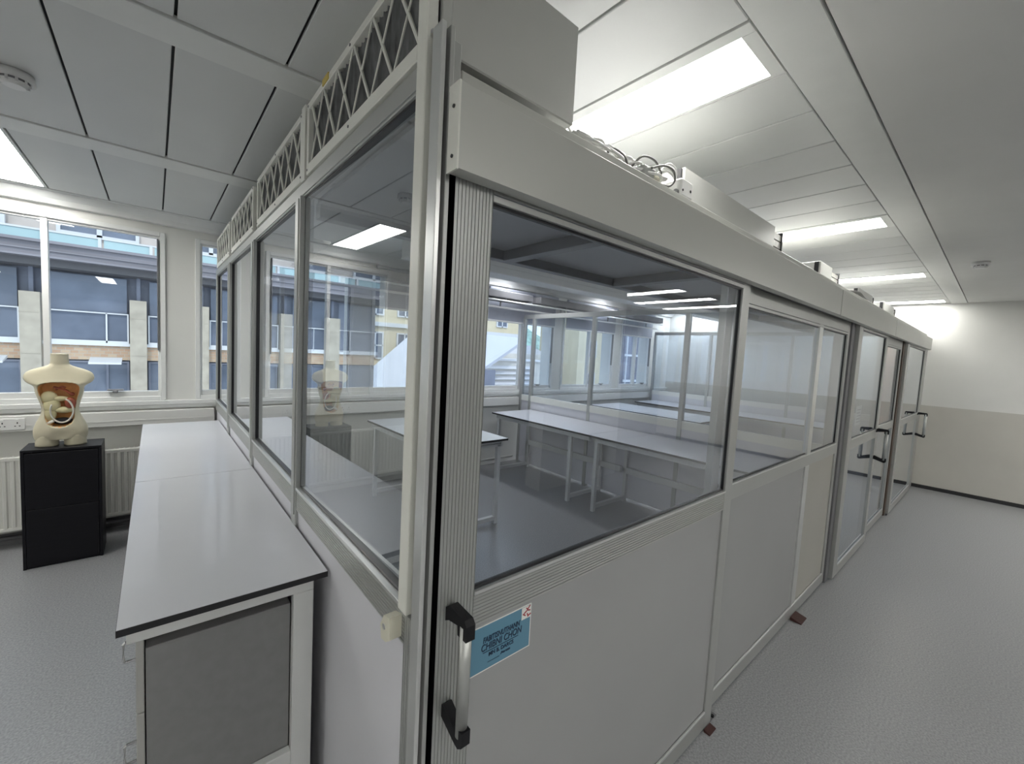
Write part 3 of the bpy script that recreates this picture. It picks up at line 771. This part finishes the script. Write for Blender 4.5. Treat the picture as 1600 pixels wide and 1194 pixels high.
# drawer pedestals under the outer benches
def pedestal(y0, y1, lab):
    x0, x1 = -.044, .3305
    t = thing('drawer_pedestal', lab, 'drawer unit', ((x0 + x1) / 2, (y0 + y1) / 2, 0), 'drawer units under the outer bench')
    b = MB(); b.box(x0 + .02, x1, y0, y1, .03, ZB - .105, .002); b.build('carcass', M['ped'], t)
    for dx in (x0 + .05, x1 - .05):
        for dy in (y0 + .04, y1 - .04): MB().cyl((dx, dy, 0), (dx, dy, .032), .018, .018, 14).build('foot', M['black'], t)
    zs = [.04, .62, ZB - .070]
    for k in range(2):
        b = MB(); b.box(x0, x0 + .017, y0, y1, zs[k] + .002, zs[k + 1] - .003, .002); d = b.build('drawer_front', M['drawer'], t)
        zc = zs[k + 1] - (.100 if k else .2); ym = y0 + .13
        b = MB(); b.tube([(x0, ym, zc + .025), (x0 - .026, ym, zc + .025), (x0 - .03, ym, zc + .02), (x0 - .03, ym, zc - .03), (x0 - .026, ym, zc - .035), (x0, ym, zc - .035)], .004, 8, smooth=0)
        b.build('handle', M['chrome'], d)
pedestal(1.430, 2.02, 'grey drawer unit under the near end of the outer bench, wire handle showing')
pedestal(2.10, 2.70, 'second grey drawer unit under the outer bench behind the first')
pedestal(2.90, 3.50, 'third grey drawer unit, under the bench part beyond the joint')

# ------------------------------------------------------------------ radiator
def radiator(x0, x1, lab):
    t = thing('radiator', lab, 'radiator', ((x0 + x1) / 2, YW - .08, .11), 'radiators under the windows')
    y0, y1 = YW - .165, YW - .07
    b = MB(); pw = .0405; n = int((x1 - x0 - .04) / pw); pts = [(x0, y0)]
    for k in range(n):
        a = x0 + .02 + k * pw
        pts += [(a, y0), (a + .014, y0), (a + .020, y0 + .010), (a + .034, y0 + .010)]
    pts += [(x1, y0), (x1, y0 + .03), (x0, y0 + .03)]
    b.prism(pts, 'z', .17, .665); b.box(x0, x1, y0 + .002, y0 + .03, .665, .69, .003); b.box(x0, x1, y0 + .002, y0 + .03, .145, .17, .003)
    b.build('front_plate', M['radi'], t)
    b = MB(); b.box(x0, x1, y1 - .025, y1, .15, .68, .003); b.box(x0, x0 + .004, y0 + .01, y1, .16, .675); b.box(x1 - .004, x1, y0 + .01, y1, .16, .675)
    b.build('casing', M['radi'], t)
    b = MB(); n2 = int((x1 - x0) / .03)
    for k in range(n2): b.box(x0 + .02 + k * .03, x0 + .026 + k * .03, y0 + .03, y1 - .02, .668, .688)
    b.build('top_grille', M['radi'], t)
    b = MB()
    for xx in (x0 + .15, x1 - .15): b.box(xx, xx + .03, y1 - .01, YW - .026, .3, .55)
    b.build('wall_bracket', M['radi'], t)
radiator(-1.75, .20, 'white ribbed radiator behind the black cabinet under the left window')
radiator(.60, 1.68, 'white ribbed radiator inside the enclosure under the window')
radiator(2.7, 3.4, 'white ribbed radiator inside the near bay right of the small table')
for z, lab in ((.115, 'upper white heating pipe along the foot of the window wall'), (.06, 'lower heating pipe along the foot of the window wall')):
    tag(MB().cyl((XL + .01, YW - .05, z), (.41, YW - .05, z), .016).build('heating_pipe', M['radi'] if z > .1 else M['alud'], smooth=True), lab, 'pipe')
tag(MB().cyl((.47, YW - .05, .09), (4.1, YW - .05, .09), .016).build('heating_pipe', M['radi'], smooth=True), 'heating pipe inside the near bay under the windows', 'pipe')

# sockets on trunking
def socket(x, z, lab):
    y = YW - .0785
    t = thing('wall_socket', lab, 'socket', (x, y, z - .04), 'double sockets on the trunking')
    b = MB(); b.box(x - .073, x + .073, y - .008, y - .0005, z - .043, z + .043, .003); b.build('face_plate', M['socket'], t)
    b = MB()
    for dx in (-.036, .036):
        b.box(x + dx - .003, x + dx + .003, y - .009, y - .0075, z + .002, z + .014)
        for e in (-.011, .011): b.box(x + dx + e - .004, x + dx + e + .004, y - .009, y - .0075, z - .018, z - .012)
    b.build('pin_holes', M['dark'], t)
    b = MB()
    for dx in (-.036, .036): b.box(x + dx - .006, x + dx + .006, y - .012, y - .0075, z + .020, z + .034, .001)
    b.build('switches', M['socket'], t)
socket(-.81, .925, 'white double socket on the trunking left of the mannequin')
socket(1.05, .925, 'white double socket on the trunking inside the enclosure')
socket(2.75, .925, 'white double socket on the trunking right of the inner small table')

# ------------------------------------------------------------------ black cabinet
t = thing('black_cabinet', 'low black two-door cabinet standing under the mannequin torso', 'cabinet', (-.49, 4.29, 0))
cx0, cx1, cy0, cy1 = -.685, -.297, 4.16, 4.42
b = MB(); b.box(cx0, cx0 + .016, cy0, cy1, .0, .805, .001); b.box(cx1 - .016, cx1, cy0, cy1, 0, .805, .001); b.box(cx0, cx1, cy0, cy1, .805, .822, .001)
b.box(cx0 + .016, cx1 - .016, cy0 + .01, cy1, 0, .03); b.box(cx0 + .016, cx1 - .016, cy1 - .01, cy1, .03, .805); b.box(cx0 + .016, cx1 - .016, cy0 + .01, cy1 - .01, .40, .416)
b.build('carcass', M['blackwood'], t)
b = MB(); b.box(cx0 + .018, cx1 - .018, cy0 - .001, cy0 + .012, .414, .797, .001); b.build('door', M['blackwood'], t)
b = MB(); b.box(cx0 + .018, cx1 - .018, cy0 - .001, cy0 + .012, .02, .408, .001); b.build('door', M['blackwood'], t)

# ------------------------------------------------------------------ torso
def torso():
    CX, CY, ZB0 = -.508, 4.28, .823
    T = thing('mannequin_torso', 'cream headless mannequin torso with open belly showing model organs', 'mannequin', (CX, CY, ZB0))
    # (z, half width, half depth, y shift, exponent)
    prof = [(.868, .128, .060, .004, 2.4), (.905, .134, .070, .003, 2.4), (.945, .132, .073, .002, 2.3), (.985, .120, .068, 0, 2.2), (1.03, .102, .060, -.002, 2.1), (1.075, .091, .055, -.003, 2.1),
            (1.12, .097, .060, -.004, 2.1), (1.165, .109, .068, -.007, 2.1), (1.205, .118, .075, -.010, 2.1), (1.235, .121, .076, -.010, 2.2), (1.25, .131, .073, -.007, 2.4), (1.265, .153, .068, -.003, 2.5), (1.285, .168, .062, 0, 2.4),
            (1.31, .171, .056, .002, 2.3), (1.335, .160, .050, .004, 2.3), (1.352, .138, .046, .005, 2.2), (1.366, .108, .043, .006, 2.1), (1.378, .076, .041, .006, 2), (1.392, .052, .039, .006, 2), (1.41, .046, .039, .005, 2), (1.455, .044, .038, .004, 2), (1.467, .045, .039, .004, 2)]
    NZ, NT = 130, 144
    def interp(z):
        for i in range(len(prof) - 1):
            a, c = prof[i], prof[i + 1]
            if z <= c[0] or i == len(prof) - 2:
                t = max(0, min(1, (z - a[0]) / (c[0] - a[0])))
                p0 = prof[max(i - 1, 0)]; p3 = prof[min(i + 2, len(prof) - 1)]
                out = []
                for k in range(1, 5):
                    m1 = (c[k] - p0[k]) / (c[0] - p0[0]) * (c[0] - a[0]); m2 = (p3[k] - a[k]) / (p3[0] - a[0]) * (c[0] - a[0])
                    out.append((2 * t ** 3 - 3 * t ** 2 + 1) * a[k] + (t ** 3 - 2 * t ** 2 + t) * m1 + (-2 * t ** 3 + 3 * t ** 2) * c[k] + (t ** 3 - t ** 2) * m2)
                return out
    def opening_hw(z):  # half width of the cavity opening at height z
        if z < .955 or z > 1.272: return 0
        pts = [(.955, .0), (.965, .038), (.985, .060), (1.02, .072), (1.07, .074), (1.13, .082), (1.18, .094), (1.215, .102), (1.238, .101), (1.252, .093), (1.262, .078), (1.268, .055), (1.272, 0)]
        for (a, wa), (c, wc) in zip(pts, pts[1:]):
            if a <= z <= c: return wa + (wc - wa) * (z - a) / (c - a)
        return 0
    bm = bmesh.new(); rings = []
    z0, z1 = prof[0][0], prof[-1][0]
    for i in range(NZ + 1):
        z = z0 + (z1 - z0) * i / NZ
        hw, hd, ysft, e = interp(z); ring = []
        for k in range(NT):
            a = k / NT * math.tau
            ca, sa = math.cos(a), math.sin(a)
            x = hw * math.copysign(abs(ca) ** (2 / e), ca); y = hd * math.copysign(abs(sa) ** (2 / e), sa)
            y += ysft
            # soft bust and pelvis modelling on the front (y negative)
            if sa < 0:
                for bx in (-.055, .055):
                    d2 = ((x - bx) / .05) ** 2 + ((z - 1.215) / .045) ** 2
                    y -= .010 * math.exp(-d2)
                y += .010 * math.exp(-((x / .03) ** 2 + ((z - .90) / .03) ** 2))
                oh = opening_hw(z)
                if oh > 0 and abs(x) < oh:
                    q = min(1, (oh - abs(x)) / .012)
                    zz = min(1, (1.272 - z) / .012, (z - .955) / .014)
                    q = max(0, min(q, zz)); q = q * q * (3 - 2 * q)
                    yb = ysft + hd * .55
                    y = y + (yb - y) * q
            ring.append(bm.verts.new((CX + x, CY + y, z)))
        rings.append(ring)
    for i in range(NZ):
        for k in range(NT):
            f = bm.faces.new((rings[i][k], rings[i][(k + 1) % NT], rings[i + 1][(k + 1) % NT], rings[i + 1][k]))
            c = f.calc_center_median(); oh = opening_hw(c.z); xx = abs(c.x - CX)
            if c.y < CY + .045 and oh > 0 and xx < oh - .002 and c.z < 1.2705 and math.sin((k + .5) / NT * math.tau) < 0: f.material_index = 1
            f.smooth = True
    f = bm.faces.new(rings[-1]); f = bm.faces.new(rings[0][::-1])
    # thigh stumps
    for sx in (-1, 1):
        rr = []
        for i in range(9):
            t_ = i / 8; z = ZB0 + t_ * (.90 - ZB0)
            w = .058 - .002 * t_; ring = []
            cxx = CX + sx * (.070 - .003 * t_)
            for k in range(36):
                a = k / 36 * math.tau
                ring.append(bm.verts.new((cxx + w * math.cos(a), CY + .004 + (.056 + .006 * t_) * math.sin(a), z)))
            rr.append(ring)
        for i in range(8):
            for k in range(36):
                g = bm.faces.new((rr[i][k], rr[i][(k + 1) % 36], rr[i + 1][(k + 1) % 36], rr[i + 1][k])); g.smooth = True
        bm.faces.new(rr[0][::-1]); bm.faces.new(rr[-1])
    mb = MB(); mb.bm.free(); mb.bm = bm
    o = mb.build('body_shell', [M['skin'], M['cavity']], T)
    fy = CY - .035
    b = MB(); b.ball((CX - .052, fy + .01, 1.165), .042, (1, .6, 1.05)); b.ball((CX - .040, fy + .012, 1.11), .044, (1, .6, 1.2)); b.ball((CX - .05, fy + .012, 1.05), .034, (1, .6, 1.5)); b.ball((CX + .0, fy + .006, 1.155), .030, (1.5, .6, .6)); b.ball((CX + .02, fy + .012, 1.075), .042, (1.3, .6, .55))
    b.build('cream_organs', M['organcream'], T, True)
    b = MB(); b.ball((CX + .052, fy - .002, 1.125), .029, (1, .8, 1.35)); b.build('kidney', M['organred'], T, True)
    b = MB(); b.tube([(CX - .03, fy + .02, 1.235), (CX, fy + .012, 1.225), (CX + .03, fy + .012, 1.212), (CX + .05, fy + .01, 1.19)], .008, 8)
    b.tube([(CX - .02, fy + .015, 1.215), (CX + .01, fy + .01, 1.238), (CX + .03, fy + .012, 1.23)], .006, 8); b.ball((CX + .06, fy + .01, 1.185), .014, (1, .7, 1)); b.build('vessels', M['organred'], T, True)
    b = MB(); pts = [(CX + .012 + .055 * math.cos(a), fy - .024 - .008 * math.sin(a), 1.075 + .085 * math.sin(a)) for a in [math.radians(70 - 20 * k) for k in range(15)]]
    b.tube(pts, .0052, 8, smooth=3); b.build('loop_tube', M['tubew'], T, True)
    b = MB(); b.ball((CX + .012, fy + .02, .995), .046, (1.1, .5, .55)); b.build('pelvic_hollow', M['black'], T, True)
    b = MB(); b.cyl((CX - .058, fy - .008, .985), (CX - .03, fy - .012, 1.003), .010, .010, 14); b.build('tube_end', M['tubew'], T, True)
torso()

# ------------------------------------------------------------------ outside
def outside():
    # street block opposite
    O = thing('opposite_building', 'stone and dark glass building across the street seen through the left windows', 'building', (-4, 14.5, -6))
    xr = 5.15
    b = MB(); b.box(-16, xr, 14.2, 22, -6, 3.5); b.build('wall', M['ospan'], O)
    b = MB(); b.box(-16, xr, 14.05, 14.2, .93, 1.28); b.box(-16, xr, 14.05, 14.2, -1.6, -.9); b.build('brick_band', M['brick'], O)
    b = MB(); b.box(-16, xr, 13.98, 14.05, 1.27, 1.34); b.build('sill_band', M['owhite'], O)
    b = MB()
    b.box(-16, xr, 13.3, 14.6, 3.10, 3.46); b.box(-16, xr, 13.22, 13.3, 3.40, 3.46); b.box(-16, xr, 13.26, 13.3, 3.24, 3.27); b.box(-16, xr, 13.24, 13.3, 3.10, 3.14)
    b.build('fascia_band', M['ofascia'], O)
    b = MB(); b.box(-16, xr, 13.5, 14.4, 2.95, 3.10); b.build('lower_band', M['ofascia2'], O)
    pc = [-2.07 + k * 1.765 for k in range(-7, 0)] + [-2.07, -.305, .95, 2.69, 4.3]
    for p in pc:
        w = .155 if p < 2 else .21
        b = MB(); b.box(p - w, p + w, 13.82, 14.2, -6, 2.40)
        for q in range(9): b.box(p - w - .004, p + w + .004, 13.812, 14.2, 1.95 - q * .9, 1.965 - q * .9)
        b.build('pier', M['stone'], O)
        b = MB(); b.box(p - w * .2, p + w * .25, 14.0, 14.19, 2.40, 2.95); b.build('pier_stub', M['ospan'], O)
    for a, c in zip(pc[:-1], pc[1:]):
        a += .18; c -= .18; m = a + (c - a) * .72
        w = MB(); w.rect_frame('x', a, c, 1.34, 2.06, 14.0, 14.06, .028, .05); w.box(m - .014, m + .014, 14.0, 14.06, 1.34, 2.05); wf = w.build('window', M['owhite'], O)
        w = MB(); w.box(a + .03, c - .03, 14.07, 14.1, 1.36, 2.9); w.build('pane', M['odark'], wf)
        w = MB(); w.rect_frame('x', a, c, -.85, .90, 14.08, 14.14, .04); w.box(m - .02, m + .02, 14.08, 14.14, -.85, .9); wf = w.build('window', M['ospan'], O)
        w = MB(); w.box(a + .03, c - .03, 14.12, 14.15, -.82, .88); w.build('pane', M['odark'], wf)
    # white awnings low down
    for (a, c) in ((-1.15, -.6), (-2.9, -2.4), (2.35, 2.75)):
        b = MB(); b.prism([(13.4, .86), (13.82, .95), (13.82, 1.0), (13.4, .90)], 'x', a, c); b.build('awning', M['owhite'], O)
    # set-back upper floor with turquoise glass parapet
    b = MB(); b.box(-16, xr, 15.2, 22, 3.4, 9); b.build('upper_wall', M['opink'], O)
    b = MB(); x = -15.8
    while x < xr - .9:
        b.box(x, x + .86, 14.3, 14.33, 3.50, 3.80); x += .93
    b.build('glass_parapet', M['oteal'], O)
    b = MB(); b.box(-16, xr, 14.28, 14.36, 3.80, 3.84); x = -15.87
    while x < xr: b.box(x - .03, x + .03, 14.26, 14.36, 3.46, 3.84); x += .93
    b.build('parapet_rail', M['owhite'], O)
    x = -15.6
    while x < xr - 1:
        w = MB(); w.rect_frame('x', x, x + 1.5, 3.95, 5.2, 15.1, 15.2, .07); w.box(x + .7, x + .8, 15.1, 15.2, 3.95, 5.2); wf = w.build('window', M['owhite'], O)
        w = MB(); w.box(x + .05, x + 1.45, 15.16, 15.19, 4.0, 5.15); w.build('pane', M['odark'], wf)
        x += 2.3
    # cream building further right
    C = thing('cream_building', 'cream rendered building far outside beyond the white roof', 'building', (15, 32, -6))
    b = MB(); b.box(5.6, 26.5, 30, 40, -6, 9); b.build('wall', M['ocream'], C)
    for z in (-2.6, .6, 3.8):
        for x in (7, 9.3, 11.6, 13.9, 16.2, 18.6, 21.0, 23.4):
            w = MB(); w.rect_frame('x', x, x + 1.25, z, z + 2.0, 29.85, 30, .1); w.box(x + .58, x + .68, 29.85, 30, z, z + 2); w.box(x, x + 1.25, 29.85, 30, z + .95, z + 1.05); wf = w.build('window', M['owhite'], C)
            w = MB(); w.box(x + .1, x + 1.15, 29.9, 29.98, z + .1, z + 1.9); w.build('pane', M['odark'], wf)
    b = MB(); b.box(5.6, 26.5, 29.7, 30, 3.0, 3.3); b.build('string_course', M['owhite'], C)
    # white pitched roof
    R = thing('white_roof_hall', 'low hall with a big white pitched roof outside the middle windows', 'building', (14, 22, -6))
    b = MB()
    vs = [(7.17, 20.50, -1.11), (9.14, 22.50, 0.43), (12.00, 24.00, 2.33), (16.07, 24.50, 2.81), (22.16, 24.50, 2.75), (19.63, 23.50, 1.72), (16.61, 22.30, 0.53), (13.07, 21.00, -0.88), (9.44, 20.00, -1.62),]
    top = [b.bm.verts.new(v) for v in vs]; bot = [b.bm.verts.new((v[0], v[1] + .05, v[2] - .25)) for v in vs]
    b.bm.faces.new(top); b.bm.faces.new(bot[::-1])
    for i in range(len(vs)): b.bm.faces.new((top[i], top[(i + 1) % len(vs)], bot[(i + 1) % len(vs)], bot[i]))
    b.build('roof', M['oroof'], R)
    b = MB(); b.box(12.0, 17.0, 21.6, 24.0, -6, .4); b.build('wall', M['ospan'], R)
    # louvred plant building
    L = thing('louvred_building', 'grey louvred plant building outside below the hills', 'building', (22, 26, -6))
    b = MB(); b.box(18.2, 25.5, 26, 28.5, -6, .9); b.box(18.2, 28.8, 28.5, 29.5, -6, 1.5); b.build('wall', M['otan'], L)
    b = MB()
    for k in range(14): b.prism([(25.7, -5.2 + k * .42), (25.98, -5.0 + k * .42), (25.98, -4.95 + k * .42), (25.7, -5.15 + k * .42)], 'x', 18.4, 24.4)
    b.build('louvres', M['oslat'], L)
    b = MB(); b.box(18.0, 25.7, 25.8, 28.6, .9, 1.05); b.prism([(18.2, 1.5), (28.8, 1.5), (26.4, 2.3), (21.0, 2.3)], 'y', 28.5, 29.5); b.build('roof', M['oslat'], L)
    Y = thing('tan_building', 'tan brick building outside at the right windows', 'building', (30, 27, -6))
    b = MB(); b.box(29.0, 33.0, 25, 30, -6, 7); b.build('wall', M['ocream'], Y)
    for z in (-1.5, 1.5, 4.2):
        w = MB(); w.rect_frame('x', 30.3, 31.5, z, z + 1.6, 24.9, 25, .1); wf = w.build('window', M['owhite'], Y); w = MB(); w.box(30.4, 31.4, 24.93, 24.98, z + .1, z + 1.5); w.build('pane', M['odark'], wf)
    D = thing('glass_office_block', 'blue grey glazed office block outside the farthest window', 'building', (38, 25, -6))
    b = MB(); b.box(33.2, 46, 23, 30, -6, 8); b.build('wall', M['ospan'], D)
    b = MB()
    for k in range(12): b.box(33.4 + k, 33.5 + k, 22.85, 23, -6, 8)
    for k in range(5): b.box(33.2, 46, 22.88, 23, -3 + k * 2.4, -2.8 + k * 2.4)
    b.build('mullion_grid', M['owhite'], D)
    # wooded hill
    bm = bmesh.new(); random.seed(5); N = 60; Mx = 14; g = []
    for i in range(N + 1):
        row = []
        for j in range(Mx + 1):
            x = 10 + i * 1.6; y = 70 + j * 3
            z = -6 + 22 * math.sin(j / Mx * math.pi * .5) * (.75 + .2 * math.sin(i * .17 + 1)) + random.uniform(-.5, .9)
            row.append(bm.verts.new((x, y, z)))
        g.append(row)
    for i in range(N):
        for j in range(Mx): bm.faces.new((g[i][j], g[i + 1][j], g[i + 1][j + 1], g[i][j + 1]))
    mb = MB(); mb.bm.free(); mb.bm = bm
    tag(mb.build('wooded_hill', M['otree'], loc=(50, 80, -6)), 'green wooded hillside far outside the middle windows', 'hill', None, 'stuff')
    struct(MB().box(-40, 110, 5.1, 130, -6.2, -6).build('trim_4', M['ostreet']))
outside()

# ------------------------------------------------------------------ light
w = bpy.data.worlds.new('World'); SC.world = w; w.use_nodes = True
nt = w.node_tree; nt.nodes.clear()
bg = nt.nodes.new('ShaderNodeBackground'); ow = nt.nodes.new('ShaderNodeOutputWorld')
bg.inputs[0].default_value = (.72, .86, 1.0, 1); bg.inputs[1].default_value = 1.9
nt.links.new(bg.outputs[0], ow.inputs[0])
sl = bpy.data.lights.new('sun', 'SUN'); sl.energy = 1.0; sl.angle = math.radians(4); sl.color = (1, .95, .86)
so = bpy.data.objects.new('sun', sl); COL.objects.link(so)
so.rotation_euler = (math.radians(48), 0, math.radians(-20))   # comes over the roof from behind, lights the street fronts

# ------------------------------------------------------------------ camera
cam = bpy.data.cameras.new('camera'); co = bpy.data.objects.new('camera', cam); COL.objects.link(co); SC.camera = co
Rr = [(0.76136042, -0.64611527, 0.05352914), (-0.00585302, -0.08941141, -0.99597758), (0.64830244, 0.7579846, -0.07185603)]
Rm = Matrix((Rr[0], tuple(-v for v in Rr[1]), tuple(-v for v in Rr[2]))).transposed()
co.matrix_world = Matrix.Translation((0, 0, 1.65)) @ Rm.to_4x4()
cam.sensor_width = 36; cam.sensor_fit = 'HORIZONTAL'; cam.lens = 654.83 / 1600 * 36; cam.clip_start = .02; cam.clip_end = 400

vs = SC.view_settings
SC.display_settings.display_device = 'sRGB'
vs.view_transform = 'Standard'; vs.look = 'None'; vs.exposure = .3; vs.gamma = 1; vs.use_curve_mapping = False
SC.cycles.max_bounces = 10; SC.cycles.transparent_max_bounces = 40; SC.cycles.diffuse_bounces = 5; SC.cycles.glossy_bounces = 5
SC.cycles.use_denoising = True
SC.cycles.sample_clamp_indirect = 6
